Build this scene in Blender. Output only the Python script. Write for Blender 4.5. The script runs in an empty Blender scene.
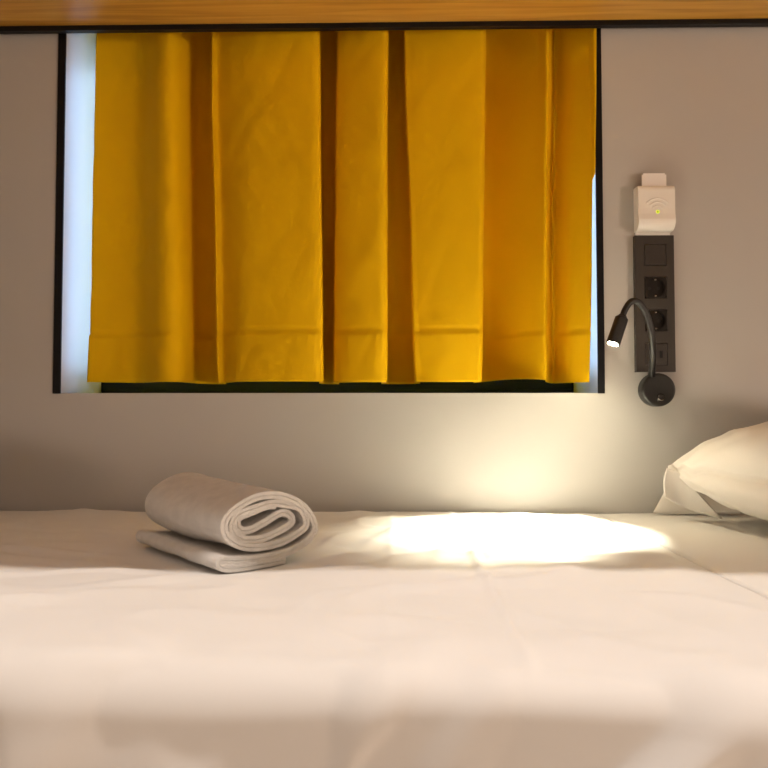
import bpy, bmesh, math, random
from mathutils import Vector, Matrix, noise
random.seed(7)
S = bpy.context.scene
COL = S.collection
ZB = 0.50          # height of the mattress top above the floor

# ------------------------------------------------------------------ helpers
def sm(bm, on=True):
    for f in bm.faces: f.smooth = on
def obj(name, bm, mat, parent=None, smooth=False, loc=None):
    me = bpy.data.meshes.new(name)
    if smooth: sm(bm)
    bmesh.ops.recalc_face_normals(bm, faces=bm.faces)
    bm.to_mesh(me); bm.free()
    o = bpy.data.objects.new(name, me); COL.objects.link(o)
    for m in (mat if isinstance(mat, (list, tuple)) else [mat]): me.materials.append(m)
    if parent is not None:
        o.parent = parent
        o.matrix_parent_inverse = Matrix.Translation(-parent.location)
    return o
def thing(name, label, cat, loc, group=None):
    o = bpy.data.objects.new(name, None); COL.objects.link(o)
    o.empty_display_size = 0.05
    o.location = loc; o['label'] = label; o['category'] = cat
    if group: o['group'] = group
    return o
def tag(o, label, cat):
    o['label'] = label; o['category'] = cat; return o
def struct(name, bm, mat, parent=None, smooth=False):
    o = obj(name, bm, mat, parent, smooth)
    if parent is None: o['kind'] = 'structure'
    return o
def add_box(bm, x0, x1, y0, y1, z0, z1, bev=0.0, seg=2):
    r = bmesh.ops.create_cube(bm, size=1.0)
    vs = r['verts']
    for v in vs:
        v.co = Vector(((x0+x1)/2 + v.co.x*(x1-x0), (y0+y1)/2 + v.co.y*(y1-y0), (z0+z1)/2 + v.co.z*(z1-z0)))
    if bev > 0:
        es = list({e for v in vs for e in v.link_edges})
        bmesh.ops.bevel(bm, geom=es, offset=bev, segments=seg, profile=0.5, affect='EDGES')
def box(x0, x1, y0, y1, z0, z1, bev=0.0, seg=2):
    bm = bmesh.new(); add_box(bm, x0, x1, y0, y1, z0, z1, bev, seg); return bm
def frame_axes(d):
    d = d.normalized()
    a = Vector((0, 0, 1)) if abs(d.z) < 0.9 else Vector((1, 0, 0))
    u = d.cross(a).normalized(); return u, d.cross(u).normalized()
def add_lathe(bm, p, d, prof, seg=40, cap0=True, cap1=True):
    """profile [(distance along d, radius)] turned about the axis through p"""
    d = d.normalized(); u, w = frame_axes(d); rings = []
    for t, r in prof:
        rings.append([bm.verts.new(p + d*t + (u*math.cos(2*math.pi*k/seg) + w*math.sin(2*math.pi*k/seg))*r) for k in range(seg)])
    for a, b in zip(rings, rings[1:]):
        for k in range(seg):
            bm.faces.new((a[k], a[(k+1) % seg], b[(k+1) % seg], b[k]))
    if cap0: bm.faces.new(rings[0][::-1])
    if cap1: bm.faces.new(rings[-1])
def catmull(pts, n):
    P = [tuple(p) for p in pts]; out = []
    for i in range(len(P)-1):
        p0 = P[max(i-1, 0)]; p1 = P[i]; p2 = P[i+1]; p3 = P[min(i+2, len(P)-1)]
        for k in range(n):
            t = k/n
            out.append(tuple(0.5*((2*b) + (-a+c)*t + (2*a-5*b+4*c-d)*t*t + (-a+3*b-3*c+d)*t**3) for a, b, c, d in zip(p0, p1, p2, p3)))
    out.append(P[-1]); return out
def add_tube(bm, pts, rad, seg=16, cap=True):
    pts = [Vector(p) for p in pts]; rings = []; u = None
    for i, p in enumerate(pts):
        d = (pts[min(i+1, len(pts)-1)] - pts[max(i-1, 0)]).normalized()
        if u is None: u, _ = frame_axes(d)
        u = (u - d*u.dot(d)).normalized(); w = d.cross(u)
        r = rad(i/(len(pts)-1)) if callable(rad) else rad
        rings.append([bm.verts.new(p + (u*math.cos(2*math.pi*k/seg) + w*math.sin(2*math.pi*k/seg))*r) for k in range(seg)])
    for a, b in zip(rings, rings[1:]):
        for k in range(seg): bm.faces.new((a[k], a[(k+1) % seg], b[(k+1) % seg], b[k]))
    if cap: bm.faces.new(rings[0][::-1]); bm.faces.new(rings[-1])
def grid(bm, fn, nu, nv):
    vs = [[bm.verts.new(fn(i/nu, j/nv)) for j in range(nv+1)] for i in range(nu+1)]
    for i in range(nu):
        for j in range(nv):
            bm.faces.new((vs[i][j], vs[i+1][j], vs[i+1][j+1], vs[i][j+1]))
    return vs
def nz(x, y, z=0.0): return noise.noise(Vector((x, y, z)))
def ridge(x, y, z=0.0): return 1.0 - abs(noise.noise(Vector((x, y, z))))*2.0
def sst(a, b, x):
    t = max(0.0, min(1.0, (x-a)/(b-a))); return t*t*(3-2*t)

# ------------------------------------------------------------------ materials
def mat(name, col, rough=0.6, metal=0.0, bump=None, sheen=0.0, var=None, spec=0.5, coat=0.0):
    m = bpy.data.materials.new(name); m.use_nodes = True
    nt = m.node_tree; N = nt.nodes; L = nt.links
    b = N['Principled BSDF']
    b.inputs['Base Color'].default_value = (*col, 1); b.inputs['Roughness'].default_value = rough
    b.inputs['Metallic'].default_value = metal; b.inputs['Specular IOR Level'].default_value = spec
    b.inputs['Sheen Weight'].default_value = sheen; b.inputs['Coat Weight'].default_value = coat
    tc = N.new('ShaderNodeTexCoord')
    if var:                                   # (scale, amount) gentle colour mottling of the thing itself
        n = N.new('ShaderNodeTexNoise'); n.inputs['Scale'].default_value = var[0]; n.inputs['Detail'].default_value = 6
        L.new(tc.outputs['Object'], n.inputs['Vector'])
        r = N.new('ShaderNodeValToRGB')
        r.color_ramp.elements[0].position = 0.3; r.color_ramp.elements[1].position = 0.7
        r.color_ramp.elements[0].color = (*[c*(1-var[1]) for c in col], 1)
        r.color_ramp.elements[1].color = (*[min(1, c*(1+var[1])) for c in col], 1)
        L.new(n.outputs['Fac'], r.inputs['Fac']); L.new(r.outputs['Color'], b.inputs['Base Color'])
    if bump:                                  # (scale, strength, distance)
        n = N.new('ShaderNodeTexNoise'); n.inputs['Scale'].default_value = bump[0]; n.inputs['Detail'].default_value = 8
        n.inputs['Roughness'].default_value = 0.65
        L.new(tc.outputs['Object'], n.inputs['Vector'])
        bp = N.new('ShaderNodeBump'); bp.inputs['Strength'].default_value = bump[1]; bp.inputs['Distance'].default_value = bump[2]
        L.new(n.outputs['Fac'], bp.inputs['Height']); L.new(bp.outputs['Normal'], b.inputs['Normal'])
    return m
M = {}
M['wall'] = mat('grey_wall_paint', (0.50, 0.48, 0.455), 0.5, bump=(90, 0.06, 0.002), var=(1.5, 0.025))
M['room'] = mat('white_room_paint', (0.42, 0.39, 0.36), 0.8, bump=(60, 0.1, 0.002))
M['ceil'] = mat('ceiling_paint', (0.5, 0.47, 0.44), 0.85)
M['floor'] = mat('pale_floor', (0.62, 0.54, 0.46), 0.45, var=(6, 0.08))
M['black'] = mat('black_metal', (0.005, 0.005, 0.006), 0.4, spec=0.25)
M['frame'] = mat('window_profile', (0.006, 0.009, 0.018), 0.55, spec=0.2)
M['sheet'] = mat('white_cotton', (0.80, 0.785, 0.76), 0.85, sheen=0.15, bump=(420, 0.12, 0.0008), var=(2.2, 0.03))
M['pillow'] = mat('pillow_cotton', (0.80, 0.76, 0.71), 0.85, sheen=0.15, bump=(300, 0.15, 0.0008))
M['towel'] = mat('terry_cloth', (0.88, 0.84, 0.79), 0.95, sheen=0.3, bump=(330, 1.0, 0.0045), var=(60, 0.06))
M['plate'] = mat('dark_plastic', (0.035, 0.028, 0.023), 0.38, bump=(300, 0.05, 0.0005))
M['well'] = mat('dark_gloss_plastic', (0.018, 0.015, 0.013), 0.2)
M['hole'] = mat('hole_black', (0.004, 0.004, 0.004), 0.8)
M['chrome'] = mat('chrome', (0.75, 0.72, 0.68), 0.18, metal=1.0)
M['white_plastic'] = mat('white_plastic', (0.93, 0.90, 0.84), 0.35)
M['card'] = mat('card_plastic', (0.92, 0.89, 0.87), 0.4)
M['lampblack'] = mat('lamp_black', (0.012, 0.011, 0.010), 0.4)
M['rubber'] = mat('rubber_black', (0.009, 0.008, 0.008), 0.45, bump=(900, 0.3, 0.0006))

def wood():
    m = bpy.data.materials.new('oiled_wood'); m.use_nodes = True
    nt = m.node_tree; N = nt.nodes; L = nt.links; b = N['Principled BSDF']
    tc = N.new('ShaderNodeTexCoord'); mp = N.new('ShaderNodeMapping'); mp.inputs['Scale'].default_value = (1.2, 26, 26)
    L.new(tc.outputs['Object'], mp.inputs['Vector'])
    n = N.new('ShaderNodeTexNoise'); n.inputs['Scale'].default_value = 2.2; n.inputs['Detail'].default_value = 9; n.inputs['Distortion'].default_value = 0.6
    L.new(mp.outputs['Vector'], n.inputs['Vector'])
    r = N.new('ShaderNodeValToRGB'); e = r.color_ramp.elements
    e[0].position = 0.28; e[0].color = (0.36, 0.16, 0.022, 1); e[1].position = 0.72; e[1].color = (0.64, 0.35, 0.065, 1)
    x = e.new(0.5); x.color = (0.53, 0.27, 0.042, 1)
    L.new(n.outputs['Fac'], r.inputs['Fac']); L.new(r.outputs['Color'], b.inputs['Base Color'])
    b.inputs['Roughness'].default_value = 0.36
    bp = N.new('ShaderNodeBump'); bp.inputs['Strength'].default_value = 0.15; bp.inputs['Distance'].default_value = 0.001
    L.new(n.outputs['Fac'], bp.inputs['Height']); L.new(bp.outputs['Normal'], b.inputs['Normal'])
    return m
M['wood'] = wood()

def curtain_mat():
    m = mat('mustard_cotton', (0.77, 0.445, 0.0015), 0.75, sheen=0.0, var=(9, 0.025), spec=0.12)
    nt = m.node_tree; N = nt.nodes; L = nt.links; b = N['Principled BSDF']
    tc = N.new('ShaderNodeTexCoord')
    n = N.new('ShaderNodeTexNoise'); n.inputs['Scale'].default_value = 38; n.inputs['Detail'].default_value = 9; n.inputs['Roughness'].default_value = 0.7
    L.new(tc.outputs['Object'], n.inputs['Vector'])
    bp = N.new('ShaderNodeBump'); bp.inputs['Strength'].default_value = 0.25; bp.inputs['Distance'].default_value = 0.004
    L.new(n.outputs['Fac'], bp.inputs['Height']); L.new(bp.outputs['Normal'], b.inputs['Normal'])
    return m
M['curtain'] = curtain_mat()

def emit(name, col, s):
    m = bpy.data.materials.new(name); m.use_nodes = True
    b = m.node_tree.nodes['Principled BSDF']
    b.inputs['Base Color'].default_value = (*col, 1); b.inputs['Emission Color'].default_value = (*col, 1); b.inputs['Emission Strength'].default_value = s
    return m
M['lens'] = emit('lamp_lens', (1.0, 0.90, 0.62), 900)
M['led'] = emit('green_led', (0.62, 0.75, 0.05), 1.2)

def glass():
    m = bpy.data.materials.new('window_glass'); m.use_nodes = True
    nt = m.node_tree; N = nt.nodes; L = nt.links; N.remove(N['Principled BSDF'])
    t = N.new('ShaderNodeBsdfTransparent'); t.inputs['Color'].default_value = (0.94, 0.97, 1, 1)
    g = N.new('ShaderNodeBsdfGlossy'); g.inputs['Roughness'].default_value = 0.02
    f = N.new('ShaderNodeFresnel'); f.inputs['IOR'].default_value = 1.45
    x = N.new('ShaderNodeMixShader')
    L.new(f.outputs[0], x.inputs[0]); L.new(t.outputs[0], x.inputs[1]); L.new(g.outputs[0], x.inputs[2])
    L.new(x.outputs[0], N['Material Output'].inputs['Surface'])
    return m
M['glass'] = glass()

# ------------------------------------------------------------------ the room
XL, XR, YF, ZC = -0.96, 4.0, -5.0, 2.60
XE = 1.22          # head end of the bunks
OX0, OX1, OZ0, OZ1 = -0.725, 0.428, ZB+0.255, ZB+1.145      # window opening
RD = 0.205                                                # depth of the reveal
bm = bmesh.new()
add_box(bm, XL, OX0, 0, 0.26, 0, ZC); add_box(bm, OX1, XR, 0, 0.26, 0, ZC)
add_box(bm, OX0, OX1, 0, 0.26, 0, OZ0); add_box(bm, OX0, OX1, 0, 0.26, OZ1, ZC)
struct('wall_back', bm, M['wall'])
struct('wall_left', box(XL-0.1, XL, YF, 0.26, 0, ZC), M['room'])
struct('wall_right', box(XR, XR+0.1, YF, 0.26, 0, ZC), M['room'])
struct('wall_front', box(XL-0.1, XR+0.1, YF-0.1, YF, 0, ZC), M['room'])
struct('floor', box(XL-0.1, XR+0.1, YF-0.1, 0.26, -0.1, 0), M['floor'])
struct('ceiling', box(XL-0.1, XR+0.1, YF-0.1, 0.26, ZC, ZC+0.1), M['ceil'])
struct('trim_1', box(-0.741, -0.7235, -0.004, 0.0, OZ0-0.001, ZB+1.047, 0.001, 1), M['black'])
struct('trim_2', box(0.4265, 0.4415, -0.004, 0.0, OZ0-0.001, ZB+1.047, 0.001, 1), M['black'])
# window: frame of four black profiles round one pane, at the back of the reveal
w = bpy.data.objects.new('window_1', None); COL.objects.link(w); w.location = ((OX0+OX1)/2, RD, OZ0); w['kind'] = 'structure'
bm = bmesh.new(); fw = 0.06
add_box(bm, OX0, OX1, RD, RD+0.045, OZ0, OZ0+fw, 0.003); add_box(bm, OX0, OX1, RD, RD+0.045, OZ1-fw, OZ1, 0.003)
add_box(bm, OX0, OX0+0.02, RD, RD+0.045, OZ0+fw, OZ1-fw, 0.003); add_box(bm, OX1-0.02, OX1, RD, RD+0.045, OZ0+fw, OZ1-fw, 0.003)
add_box(bm, OX0+0.004, OX1-0.004, RD-0.006, RD, OZ0+0.001, OZ0+0.012, 0.002)
obj('window_frame', bm, M['frame'], w)
obj('pane', box(OX0+0.02, OX1-0.02, RD+0.018, RD+0.024, OZ0+fw, OZ1-fw), M['glass'], w)

# ------------------------------------------------------------------ upper bunk
ub = thing('upper_bunk', 'underside of the wooden upper bunk above the window, on a black metal rail', 'bunk', (0.13, -0.45, ZB+1.063))
obj('base_board', box(XL+0.001, XE, -0.90, -0.010, ZB+1.0496, ZB+1.160, 0.002), M['wood'], ub)
obj('support_rail', box(XL+0.001, XE, -0.024, -0.010, ZB+1.0385, ZB+1.0496, 0.001), M['black'], ub)

# ------------------------------------------------------------------ curtain
DEEP = lambda y: y if y < 0.04 else 0.04 + (y-0.04)*1.75
KN = [(-0.69, -0.698, 0.066), (-0.634, -0.628, 0.078), (-0.585, -0.578, 0.072), (-0.53, -0.518, 0.024), (-0.498, -0.479, 0.034), (-0.482, -0.465, 0.085), (-0.447, -0.435, 0.1), (-0.423, -0.4, 0.09), (-0.42, -0.398, 0.045), (-0.409, -0.383, 0.05), (-0.366, -0.363, 0.036), (-0.313, -0.34, 0.018), (-0.244, -0.273, 0.006), (-0.2, -0.208, 0.0), (-0.177, -0.166, 0.004), (-0.173, -0.161, 0.03), (-0.191, -0.179, 0.088), (-0.16, -0.153, 0.105), (-0.129, -0.136, 0.095), (-0.134, -0.141, 0.05), (-0.121, -0.13, 0.036), (-0.08, -0.101, 0.016), (-0.036, -0.047, 0.0), (-0.023, -0.026, 0.005), (-0.019, -0.022, 0.032), (-0.029, -0.034, 0.085), (-0.001, 0.007, 0.102), (0.028, 0.052, 0.086), (0.016, 0.04, 0.04), (0.029, 0.058, 0.026), (0.094, 0.103, 0.01), (0.171, 0.161, 0.0), (0.191, 0.179, 0.005), (0.198, 0.183, 0.032), (0.197, 0.18, 0.095), (0.232, 0.21, 0.1), (0.275, 0.249, 0.078), (0.318, 0.29, 0.048), (0.332, 0.32, 0.02), (0.347, 0.329, 0.045), (0.366, 0.353, 0.07), (0.396, 0.374, 0.04), (0.418, 0.395, 0.02), (0.433, 0.412, 0.006)]
cz0, cz1, hem = ZB+0.279, ZB+1.144, 0.112
top = catmull([(a, DEEP(y) if i > 4 else y) for i, (a, b, y) in enumerate(KN)], 9); bot = catmull([(b, DEEP(y) if i > 4 else y) for i, (a, b, y) in enumerate(KN)], 9)
NC = len(top)-1; NR = 130
def curtain_pt(u, v):                       # v = 0 at the hem, 1 at the top
    i = round(u*NC); x0, y0 = bot[i]; x1, y1 = top[i]
    t = v**0.8; sway = 0.004*nz(u*7, v*2.5, 3)
    x = x0 + (x1-x0)*t + sway*(1-abs(2*v-1)**4)
    y = y0 + (y1-y0)*t + 0.006
    z = cz0 + (cz1-cz0)*v
    if v == 0.0 or v < hem: z += (1-sst(0, 0.12, v))*(0.004*nz(u*9, 0.3, 8) + 0.003*sst(0.30, 0.05, u) + 0.007*math.exp(-((u-0.845)/0.045)**2))
    zz = z - cz0
    y += 0.0028*nz(x*9, z*4, 1.2) + 0.0016*nz(x*34 + z*16, z*11, 5.1) + 0.0020*ridge(x*16 - z*9, z*5 + x*4, 9.7) + 0.0022*max(0, ridge(x*11 + z*5, z*3.5, 4.4) - 0.6)
    if zz < hem: y -= 0.0022 - 0.0010*nz(x*60, z*22, 4)
    y += 0.0030*math.exp(-((zz-hem)/0.0035)**2) + 0.0012*nz(x*130, z*10, 6)*math.exp(-((zz-hem+0.012)/0.016)**2)
    k = sst(0.90, 1.0, v)*sst(0.40, 0.433, x)
    y -= 0.004*sst(0.42, 0.435, x)*sst(0.3, 0.7, v)
    if x > 0.424: y = min(y, -0.0065) if v > 0.45 else y
    return Vector((x, y, z))
bm = bmesh.new(); grid(bm, curtain_pt, NC, NR)
cur = obj('curtain', bm, M['curtain'], None, True)
md = cur.modifiers.new('thickness', 'SOLIDIFY'); md.thickness = 0.0014; md.offset = 0
tag(cur, 'mustard yellow cotton curtain hanging in pleats in front of the window', 'curtain')

# ------------------------------------------------------------------ bed and linen
XB0, XB1, YB = XL+0.012, XE-0.012, -0.905
bed = thing('bed', 'lower bunk bed mattress with fitted white sheet, bare beside the pillow', 'bed', (0.13, -0.45, 0))
obj('bed_base', box(XB0, XB1, -0.88, -0.003, 0, ZB-0.21, 0.004), M['wood'], bed)
def mattress_bm():
    bm = bmesh.new(); add_box(bm, XB0+0.004, XB1-0.004, -0.868, -0.004, ZB-0.209, ZB-0.0130, 0.012, 4); return bm
obj('mattress', mattress_bm(), M['sheet'], bed, True)

EX = 0.424                                   # edge of the bedspread near the pillow
def front_y(x): return -0.880 - 0.060*sst(-0.5, 0.45, x) + 0.006*nz(x*4, 2.2)
NX, NS = 300, 240
def seam(s): return 0.004*nz(s*6, 4.4) + 0.0016*nz(s*28, 2.1) + 0.014*(s-0.3)
def spread_pt(u, v):
    x = XB0+0.004 + (EX-XB0-0.004)*u
    fy = front_y(x); R = 0.040 - 0.016*sst(-0.3, 0.15, x) + 0.010*nz(x*3, 7.7); flat = -fy - R - 0.006; arc = R*math.pi/2; drop = 0.40
    s = v*(flat + arc + drop)
    if s < flat:
        p = Vector((x, -0.006 - s, 0)); n = Vector((0, 0, 1))
    elif s < flat + arc:
        a = (s-flat)/R; p = Vector((x, -0.006-flat - R*math.sin(a), -R + R*math.cos(a))); n = Vector((0, -math.sin(a), math.cos(a)))
    else:
        p = Vector((x, fy + 0.13*(s-flat-arc), -R - (s-flat-arc))); n = Vector((0, -0.99, -0.13))
    e = 0.004
    topf = 1 - sst(flat-0.05, flat+arc, s); side = 1-topf
    # broad undulation and cloth wrinkles on the top
    h = 0.005*nz(x*2.6, s*4.5, 0.4) + 0.0035*nz(x*7+s*3, s*9, 2.4) + 0.0014*nz(x*15-s*9, s*26+x*5, 7.4)
    w1 = max(0, ridge(x*2.2 + s*2.8, s*5.2 - x*2.4, 5.0) - 0.62)
    h += 0.014*w1
    w2 = max(0, ridge(x*4.5 - s*3.5, s*6 + x*3.0, 11.0) - 0.66)
    h += 0.011*w2
    # creases by the lamp-lit patch that fan out from the fold
    for (cx, cs, ang, ln, wd, am) in ((0.06, 0.20, 2.35, 0.17, 0.013, 0.007), (0.13, 0.30, 2.2, 0.16, 0.014, 0.007), (0.22, 0.38, 2.65, 0.15, 0.016, 0.007),
                                      (-0.06, 0.16, 2.7, 0.20, 0.014, 0.005), (-0.68, 0.20, 0.55, 0.22, 0.009, 0.006), (-0.62, 0.42, 0.35, 0.22, 0.012, 0.006),
                                      (-0.50, 0.50, 0.2, 0.20, 0.012, 0.005), (0.30, 0.46, 0.3, 0.16, 0.016, 0.005), (-0.18, 0.49, 0.1, 0.2, 0.02, 0.005)):
        dx, ds = x-cx, s-cs; a = dx*math.cos(ang) + ds*math.sin(ang); b = -dx*math.sin(ang) + ds*math.cos(ang) + 1.2*a*a
        h += am*math.exp(-(b/wd)**2 - (a/ln)**2)
    # pressed fold lines across the bed
    for fx, am in ((0.113 + 0.004*nz(s*8, 1), 0.0035), (-0.01, 0.0012)):
        h += am*math.exp(-((x-fx)/0.006)**2)
    h *= 0.35 + 0.65*topf
    # the hanging front: soft drapes
    if side > 0:
        q = s-flat-arc
        h += side*(0.015*nz(x*7, q*4, 6.6) + 0.012*nz(x*14+q*8, q*9, 1.6))
        b = (x - 0.250 + 0.90*q) ; h += side*0.018*math.exp(-(b/0.022)**2)*sst(-0.02, 0.05, q)
        b = (x + 0.02 + 0.50*q) ; h += side*0.005*math.exp(-(b/0.014)**2)*sst(-0.02, 0.05, q)
        b = (x - 0.30 - 0.30*q) ; h += side*0.006*math.exp(-(b/0.05)**2)
    edge = sst(EX, EX-0.05, x)
    h = (0.15 + 0.85*edge)*max(0.0, h + 0.004)
    tx, ty = x+0.27, p.y+0.42; h *= sst(0.9, 1.5, math.hypot(tx+ty, 0.8*(tx-ty))/0.17)
    back = sst(0.0, 0.05, s)
    p = p + n*(h*(0.3+0.7*back) + 0.0006)
    p.x += sst(0.95, 1.0, u)*seam(s)
    p.z += ZB
    return p
bm = bmesh.new(); grid(bm, spread_pt, NX, NS)
# top sheet folded back beside the pillow, its edge meeting the bedspread
def fold_pt(u, v):
    s = 0.004 + 0.872*v
    x0 = EX + seam(s) + 0.0035 + 0.0018*nz(s*17, 9.3)
    x = x0 + (XB1-0.008-x0)*u
    return Vector((x, -s, ZB + 0.0008 + 0.0012*sst(0, 0.15, u)*(1+nz(x*6, s*8)) - 0.004*sst(0.8, 0.872, s)))
bm2 = bmesh.new(); grid(bm2, fold_pt, 60, 160)
fs = obj('folded_sheet', bm2, M['sheet'], bed, True)
md = fs.modifiers.new('thickness', 'SOLIDIFY'); md.thickness = 0.009; md.offset = -1
bs = obj('bedspread', bm, M['sheet'], None, True)
md = bs.modifiers.new('thickness', 'SOLIDIFY'); md.thickness = 0.010; md.offset = -1
tag(bs, 'white cotton bedspread over the bed, hanging down at the front', 'bedspread')

# ------------------------------------------------------------------ pillow
def pillow_thing():
    t = thing('pillow', 'plump white pillow at the right end of the bed under the reading lamp', 'pillow', (0.87, -0.36, ZB))
    A, B, TH = 0.25, 0.335, 0.136
    c = Vector((0.843, -0.384, ZB+0.1045)); th = math.radians(11)
    X = Vector((math.cos(th), math.sin(th), 0)); Y = Vector((-math.sin(th), math.cos(th), 0))
    def pt(sgn):
        def f(u, v):
            a, b = 2*u-1, 2*v-1
            pin = 1 - 0.13*(1-b*b)**1.0*abs(a)**6 ; pinb = 1 - 0.12*(1-a*a)*abs(b)**6
            ca, cb = math.sin(a*math.pi/2), math.sin(b*math.pi/2)
            x = A*ca*pin; y = B*cb*pinb
            prof = max(0, (1-abs(ca)**4.2))**0.58 * max(0, (1-abs(cb)**4.2))**0.58
            z = sgn*(0.004 + TH*prof*(0.72 if sgn > 0 else 0.64))
            cr = math.exp(-((1-abs(ca))**2 + (1-abs(cb))**2)/0.10)
            z += 0.010*cr*nz(x*26, y*26, sgn) + 0.005*nz(x*9, y*9, 2+sgn)*prof
            r = math.atan2(abs(cb)-1.15, abs(ca)-1.15)
            z += 0.004*math.sin(r*26)*math.exp(-((1-abs(ca))**2 + (1-abs(cb))**2)/0.30)
            z += (0.010*max(0, ridge(x*5+y*7, y*4, 8) - 0.6) + 0.008*max(0, ridge(x*9-y*6, y*8+x*4, 3) - 0.62) + 0.002*nz(x*24+y*9, y*20, 6))*prof
            if sgn < 0: z = max(z, -0.0895 + 0.0012*nz(x*8, y*8, 5))
            return c + X*x + Y*y + Vector((0, 0, z))
        return f
    bm = bmesh.new(); n = 96
    for s in (1, -1): grid(bm, pt(s), n, n)
    bmesh.ops.remove_doubles(bm, verts=bm.verts, dist=0.0002)
    # close the seam between top and bottom
    be = [e for e in bm.edges if e.is_boundary]
    bmesh.ops.bridge_loops(bm, edges=be)
    obj('pillow_body', bm, M['pillow'], t, True)
    # open end of the pillowcase, gathered at the corner by the wall
    def hemf(u, v):
        A1 = Vector((0.526, -0.120, ZB+0.106)); B1 = Vector((0.520, -0.128, ZB+0.052)); A2 = Vector((0.545, -0.122, ZB+0.100)); C2 = Vector((0.615, -0.150, ZB+0.012))
        p = A1.lerp(B1, v).lerp(A2.lerp(C2, v), u)
        p.y += 0.022*math.sin(u*math.pi)*v; p.z -= 0.006*math.sin(u*math.pi)*v; p.x -= 0.004*math.sin(v*math.pi)*(1-u)
        return p
    bm = bmesh.new(); grid(bm, hemf, 40, 14)
    h = obj('pillowcase_hem', bm, M['pillow'], t, True)
    m_ = h.modifiers.new('thickness', 'SOLIDIFY'); m_.thickness = 0.004
    # lower flap of the case lying against the sheet
    def flapf(u, v):
        p = Vector((0.528, -0.032, ZB+0.0065)).lerp(Vector((0.70, -0.045, ZB+0.0065)), u).lerp(Vector((0.572, -0.024, ZB+0.078)).lerp(Vector((0.70, -0.03, ZB+0.09)), u), v)
        p.y -= 0.008*math.sin(u*5)*v*(1-v)*4
        return p
    bm = bmesh.new(); grid(bm, flapf, 30, 14)
    h = obj('pillowcase_flap', bm, M['pillow'], t, True)
    m_ = h.modifiers.new('thickness', 'SOLIDIFY'); m_.thickness = 0.004
    return t
pillow_thing()

# ------------------------------------------------------------------ rolled towel
def towel():
    SEC = [(0.105,0.0005),(0.05,0.0002),(0.015,0.0032),(0.002,0.0095),(0.005,0.0156),(0.0225,0.0118),(0.0625,0.0087),(0.1075,0.0097),(0.14,0.0181),(0.158,0.0333),(0.158,0.0491),(0.1462,0.0671),(0.125,0.0813),(0.095,0.0917),(0.0625,0.0931),(0.0325,0.0817),(0.0155,0.0661),(0.0138,0.0496),(0.0238,0.0362),(0.045,0.0258),(0.07,0.0216),(0.1,0.0235),(0.1275,0.0319),(0.1438,0.0413),(0.1425,0.0563),(0.1325,0.0698),(0.1138,0.0765),(0.09,0.0811),(0.06,0.0754),(0.0375,0.0692),(0.028,0.0595),(0.0295,0.0466),(0.045,0.0363),(0.07,0.0335),(0.095,0.0392),(0.1175,0.0464),(0.125,0.0534),(0.12,0.0617),(0.105,0.0646),(0.0825,0.0563),(0.0625,0.0497),(0.0475,0.0484),(0.0375,0.0545),(0.04,0.0656),(0.06,0.0722),(0.0825,0.0784),(0.0975,0.0776)]
    mid = catmull(SEC, 6); N_ = len(mid); nrm = []
    for i in range(N_):
        p, q = mid[max(i-1, 0)], mid[min(i+1, N_-1)]; L_ = math.hypot(q[0]-p[0], q[1]-p[1]) or 1; nrm.append((-(q[1]-p[1])/L_, (q[0]-p[0])/L_))
    OFF = 0.0028                       # the towel is folded double before it is rolled
    par = [i/(N_-1) for i in range(N_)]
    up_ = [(mid[i][0]+nrm[i][0]*OFF, mid[i][1]+nrm[i][1]*OFF, par[i]) for i in range(N_)]
    dn_ = [(mid[i][0]-nrm[i][0]*OFF, mid[i][1]-nrm[i][1]*OFF, par[i]) for i in range(N_)][::-1]
    p, q = mid[-2], mid[-1]
    tip = (2*q[0]-p[0], 2*q[1]-p[1], 1.0)
    sec = up_ + [tip] + dn_; n = len(sec)-1
    o = Vector((-0.235, -0.578, ZB+0.0068)); ax = Vector((-0.690, 0.724, 0)); pu = Vector((0.7071, 0.7071, 0))
    LEN = 0.258
    def f(u, v):
        a, b, u = sec[round(u*n)]
        flap = 1 - sst(0.10, 0.20, u)
        g = 1 + 0.11*v
        a2 = a*1.045 + 0.004*v; b2 = 0.0005 + (b - 0.0015*sst(0.17, 0.24, u))*g
        roll = sst(0.14, 0.5, u)
        inn = sst(0.42, 1.0, u)
        d = LEN*v + 0.006*(1-flap)*(1-2*v) + 0.004*nz(u*9, v*2, 1) + (0.010*inn*(1-v)) 
        p = o + ax*d + pu*a2 + Vector((0, 0, b2))
        amp = 0.0022
        p += Vector((0, 0, amp*nz(u*20, v*5, 3)*(1-flap*0.6))) + pu*(amp*nz(u*20, v*5, 9))
        p += Vector((0, 0, 0.004*roll*(1-inn)*math.sin(v*6.0+0.6)))
        return p
    bm = bmesh.new(); grid(bm, f, n, 46)
    t = obj('towel', bm, M['towel'], None, True)
    m_ = t.modifiers.new('thickness', 'SOLIDIFY'); m_.thickness = 0.0050; m_.offset = 0
    b_ = t.modifiers.new('round', 'BEVEL'); b_.width = 0.0018; b_.segments = 3; b_.limit_method = 'ANGLE'; b_.angle_limit = math.radians(50)
    tag(t, 'white terry towel rolled up on the bed, its spiral end facing front', 'towel')
towel()

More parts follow.
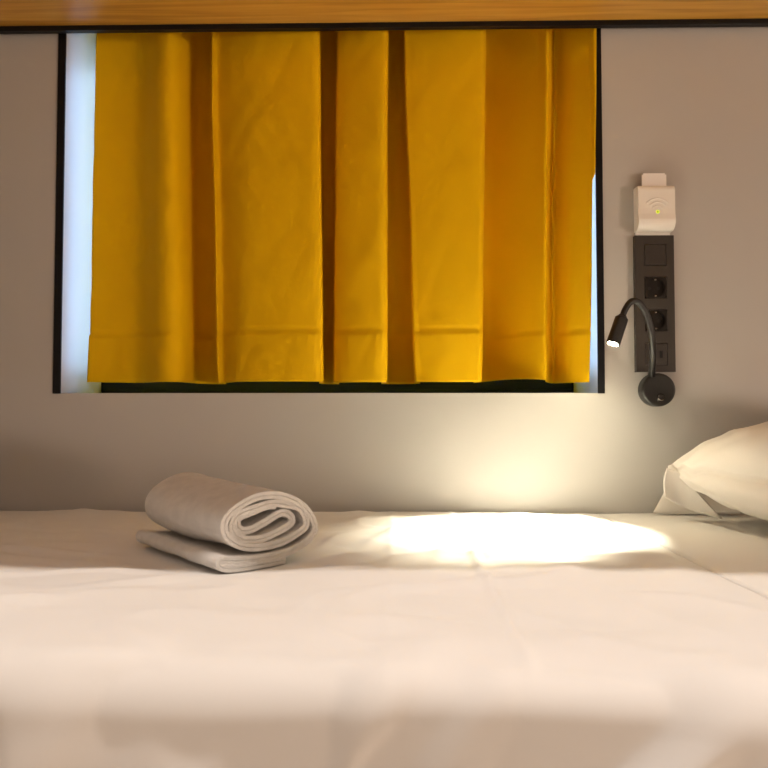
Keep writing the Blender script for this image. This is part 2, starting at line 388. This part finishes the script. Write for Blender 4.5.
# ------------------------------------------------------------------ socket panel
def socket_panel():
    t = thing('socket_panel', 'tall dark brown socket panel with two round sockets on the wall', 'socket', (0.546, 0, ZB+0.299))
    x0, x1, z0, z1, F = 0.505, 0.587, ZB+0.299, ZB+0.589, -0.013
    cx = 0.5475; hw = 0.0232; zs = [ZB+0.5475, ZB+0.4775, ZB+0.408, ZB+0.336]
    bm = bmesh.new()
    add_box(bm, x0, cx-hw, F, -0.0005, z0, z1); add_box(bm, cx+hw, x1, F, -0.0005, z0, z1)
    edges = [z1] + [z for c in zs for z in (c+hw, c-hw)] + [z0]
    for a, b in zip(edges[0::2], edges[1::2]): add_box(bm, cx-hw, cx+hw, F, -0.0005, b, a)
    add_box(bm, cx-hw, cx+hw, -0.0014, -0.0005, z0+0.005, z1-0.005)
    obj('panel_plate', bm, M['plate'], t)
    g = hw-0.0011
    obj('blank_cover', box(cx-g, cx+g, F-0.0006, -0.0018, zs[0]-g, zs[0]+g, 0.0008), M['plate'], t)
    for z in zs[1:3]:
        bm = bmesh.new(); seg = 48; r = 0.0196; fr = F-0.0006
        def sqp(k):
            a = 2*math.pi*(k+0.5)/seg; c_, s_ = math.cos(a), math.sin(a); m_ = max(abs(c_), abs(s_)); return c_/m_*g, s_/m_*g
        ringo, ringi, ringb, back = [], [], [], []
        for k in range(seg):
            a = 2*math.pi*(k+0.5)/seg; qx, qz = sqp(k)
            back.append(bm.verts.new((cx+qx, -0.0018, z+qz)))
            ringo.append(bm.verts.new((cx+qx, fr, z+qz)))
            ringi.append(bm.verts.new((cx+math.cos(a)*r, fr, z+math.sin(a)*r)))
            ringb.append(bm.verts.new((cx+math.cos(a)*r*0.96, -0.003, z+math.sin(a)*r*0.96)))
        for A_, B_ in ((back, ringo), (ringo, ringi), (ringi, ringb)):
            for k in range(seg): bm.faces.new((A_[k], A_[(k+1) % seg], B_[(k+1) % seg], B_[k]))
        bm.faces.new(ringb)
        s = obj('socket_insert', bm, M['well'], t)
        for sx in (-1, 1):
            b2 = bmesh.new(); add_lathe(b2, Vector((cx+sx*0.0095, -0.0029, z)), Vector((0, -1, 0)), [(0, 0.0036), (0.0005, 0.0036), (0.0005, 0.0026)], 20)
            obj('pin_hole', b2, M['hole'], s)
        for sz in (-1, 1):
            obj('earth_clip', box(cx-0.0022, cx+0.0022, fr+0.001, -0.0032, z+sz*0.0172-0.0014, z+sz*0.0172+0.0014, 0.0005), M['chrome'], s)
    u = obj('charging_insert', box(cx-g, cx+g, F-0.0006, -0.0018, zs[3]-g, zs[3]+g, 0.0008), M['plate'], t)
    obj('insert_frame', box(cx-0.0165, cx+0.0165, F-0.0012, F-0.0004, zs[3]-0.0165, zs[3]+0.0165, 0.0004), M['plate'], u)
    for sx in (-1, 1):
        bm = bmesh.new(); px = cx+0.003+sx*0.0060
        add_box(bm, px-0.0032, px+0.0032, F-0.0020, F-0.0010, zs[3]-0.0075, zs[3]+0.0075, 0.0004)
        obj('port', bm, M['hole'], u)
    return t
socket_panel()

# ------------------------------------------------------------------ card reader with key card
def reader():
    t = thing('card_reader', 'white key card reader with a wave symbol, above the socket panel', 'card reader', (0.545, 0, ZB+0.592))
    x0, x1 = 0.507, 0.5845
    # section in (y, z): back plate, flat front, rounded bottom, slot pocket at the top
    z0, z1 = ZB+0.597, ZB+0.6905
    prof = [(-0.0005, z0), (-0.010, z0)]
    for k in range(9):
        a = k/8*math.pi/2; prof.append((-0.0135-0.0195*math.sin(a), z0+0.022-0.022*math.cos(a)))
    prof += [(-0.031, z0+0.034), (-0.030, z0+0.045), (-0.0300, z1-0.010)]
    for k in range(1, 6):
        a = k/5*math.pi/2; prof.append((-0.0300+0.004*(1-math.cos(a)), z1-0.010+0.006*math.sin(a)+0.004*k/5))
    prof += [(-0.0215, z1), (-0.0215, z1-0.018), (-0.0195, z1-0.018), (-0.0195, z1+0.001), (-0.0005, z1+0.001)]
    bm = bmesh.new(); a = [bm.verts.new((x0, y, z)) for y, z in prof]; b = [bm.verts.new((x1, y, z)) for y, z in prof]
    n = len(prof)
    for k in range(n): bm.faces.new((a[k], a[(k+1) % n], b[(k+1) % n], b[k]))
    bm.faces.new(a[::-1]); bm.faces.new(b)
    bmesh.ops.recalc_face_normals(bm, faces=bm.faces)
    o = obj('housing', bm, M['white_plastic'], t)
    m_ = o.modifiers.new('round', 'BEVEL'); m_.width = 0.0042; m_.segments = 4; m_.limit_method = 'ANGLE'; m_.angle_limit = math.radians(60)
    obj('back_plate', box(x0+0.002, x1-0.002, -0.006, -0.0005, ZB+0.5895, z0+0.004, 0.001), M['white_plastic'], t)
    cx, cz, fy = 0.5475, ZB+0.634, -0.0302
    for r in (0.0130, 0.0210, 0.0290):
        bm = bmesh.new()
        add_tube(bm, [(cx+r*math.sin(q), fy, cz+r*math.cos(q)) for q in [math.radians(-50+100*k/20) for k in range(21)]], 0.0017, 8)
        obj('wave_mark', bm, M['white_plastic'], t, True)
    bm = bmesh.new(); add_lathe(bm, Vector((cx, fy+0.0012, cz)), Vector((0, -1, 0)), [(0, 0.0042), (0.0016, 0.0042), (0.0022, 0.003)], 24)
    l = obj('indicator_ring', bm, M['led'], t)
    bm = bmesh.new(); add_lathe(bm, Vector((cx, fy-0.0008, cz)), Vector((0, -1, 0)), [(0, 0.0018), (0.0006, 0.0016)], 16)
    obj('indicator_dot', bm, M['well'], l)
    bm = bmesh.new(); add_box(bm, 0.5185, 0.5700, -0.0210, -0.0200, z1-0.017, ZB+0.7195)
    es = [e for e in bm.edges if abs(e.verts[0].co.y-e.verts[1].co.y) > 0.0005]
    bmesh.ops.bevel(bm, geom=es, offset=0.003, segments=4, affect='EDGES')
    k = obj('key_card', bm, M['card'])
    tag(k, 'white key card sticking up out of the card reader slot', 'card')
reader()

# ------------------------------------------------------------------ reading lamp
def lamp():
    t = thing('reading_lamp', 'black gooseneck reading lamp with a lit head on the wall below the sockets', 'lamp', (0.546, 0, ZB+0.260))
    bc = Vector((0.5465, 0, ZB+0.261))
    bm = bmesh.new()
    add_lathe(bm, bc + Vector((0, -0.0005, 0)), Vector((0, -1, 0)), [(0, 0.0350), (0.021, 0.0350), (0.0255, 0.0342), (0.0275, 0.032), (0.028, 0.029)], 56)
    o = obj('wall_base', bm, M['lampblack'], t)
    bm = bmesh.new()
    add_lathe(bm, bc + Vector((0.003, -0.0275, -0.016)), Vector((0, -1, 0)), [(0, 0.0085), (0.0022, 0.0085), (0.0032, 0.0072), (0.0022, 0.005)], 28)
    obj('switch', bm, M['well'], o, True)
    bm = bmesh.new()
    add_tube(bm, [(bc.x+0.003+0.0062*math.cos(q), -0.0312, bc.z-0.016+0.0062*math.sin(q)) for q in [math.radians(190+120*k/12) for k in range(13)]], 0.0009, 8)
    obj('switch_glint_ring', bm, M['chrome'], o, True)
    pts = [(0.5355, -0.016, 0.287), (0.5320, -0.028, 0.305), (0.5280, -0.045, 0.333), (0.5200, -0.060, 0.372), (0.5090, -0.066, 0.410), (0.4960, -0.069, 0.433), (0.4850, -0.070, 0.4405), (0.4740, -0.071, 0.4380), (0.4635, -0.072, 0.4240), (0.4565, -0.073, 0.4080)]
    def out(x, y, z):                      # neck reaches farther into the niche
        y2 = y*1.55 if y < -0.03 else y - 0.0165*sst(-0.016, -0.03, y)
        k = (1.5+y2)/(1.5+y); return (0.0275 + (x-0.0275)*k, y2, 0.222 + (z-0.222)*k)
    path = catmull([(x, y, z+ZB) for x, y, z in [out(*p) for p in pts]], 8)
    bm = bmesh.new(); add_tube(bm, path, lambda s: 0.0072 - 0.0012*s, 18)
    obj('gooseneck', bm, M['rubber'], t, True)
    h0 = Vector(out(0.4575, -0.0727, 0.411)) + Vector((0, 0, ZB)); h1 = Vector(out(0.4345, -0.080, 0.351)) + Vector((0, 0, ZB)); d = (h1-h0).normalized(); L = (h1-h0).length
    bm = bmesh.new()
    add_lathe(bm, h0, d, [(0, 0.0075), (0.004, 0.0095), (0.007, 0.0130), (L-0.004, 0.0132), (L, 0.0128), (L, 0.0112), (L-0.006, 0.0098)], 40, True, True)
    h = obj('lamp_head', bm, M['lampblack'], t)
    m_ = h.modifiers.new('round', 'BEVEL'); m_.width = 0.0008; m_.segments = 2; m_.limit_method = 'ANGLE'
    bm = bmesh.new(); add_lathe(bm, h0, d, [(L-0.0055, 0.0096), (L-0.003, 0.0088), (L-0.0015, 0.005), (L-0.001, 0.001)], 32)
    obj('lens', bm, M['lens'], h, True)
    return h0, h1, d
h0, h1, hd = lamp()

# ------------------------------------------------------------------ light
def light(name, kind, loc, energy, col, target=None, **kw):
    l = bpy.data.lights.new(name, kind); l.energy = energy; l.color = col
    for k, v in kw.items(): setattr(l, k, v)
    o = bpy.data.objects.new(name, l); COL.objects.link(o); o.location = loc
    if target is not None: o.rotation_euler = (Vector(target)-Vector(loc)).to_track_quat('-Z', 'Y').to_euler()
    return o
WARM = (1.0, 0.88, 0.79)
light('low_fill_light', 'AREA', (3.7, -3.4, 0.30), 68, (1.0, 0.76, 0.58), (0.1, 0, 0.9), shape='RECTANGLE', size=0.9, size_y=0.45)  # added fill, out of view low on the right; no real fixture there
light('ceiling_strip_light', 'AREA', (0.13, -1.245, ZC-0.03), 38, (1.0, 0.895, 0.81), (0.13, -1.245, 0), shape='RECTANGLE', size=2.0, size_y=0.03)
light('corridor_strip_light', 'AREA', (0.13, -2.11, ZC-0.03), 6, WARM, (0.13, -2.11, 0), shape='RECTANGLE', size=2.0, size_y=0.05)
light('reading_spot', 'SPOT', h1 + hd*0.003, 105.0, (1.0, 0.92, 0.70), (0.255, -0.228, ZB), spot_size=math.radians(68), spot_blend=1.0, shadow_soft_size=0.006)

W = bpy.data.worlds.new('daylight'); S.world = W; W.use_nodes = True
bg = W.node_tree.nodes['Background']; bg.inputs['Color'].default_value = (0.42, 0.66, 1.0, 1); bg.inputs['Strength'].default_value = 11.0

# ------------------------------------------------------------------ camera
cam = bpy.data.cameras.new('camera'); co = bpy.data.objects.new('camera', cam); COL.objects.link(co)
cam.sensor_width = 36; cam.lens = 36*702/768; cam.clip_start = 0.02
co.location = (0, -1.5, ZB+0.222)
co.rotation_euler = (math.radians(92.0), 0, math.radians(1.05))
cam.dof.use_dof = True; cam.dof.focus_distance = 1.36; cam.dof.aperture_fstop = 6.3
S.camera = co
S.view_settings.view_transform = 'Standard'; S.view_settings.look = 'None'
S.view_settings.exposure = 0.0; S.view_settings.gamma = 1.0; S.view_settings.use_curve_mapping = False
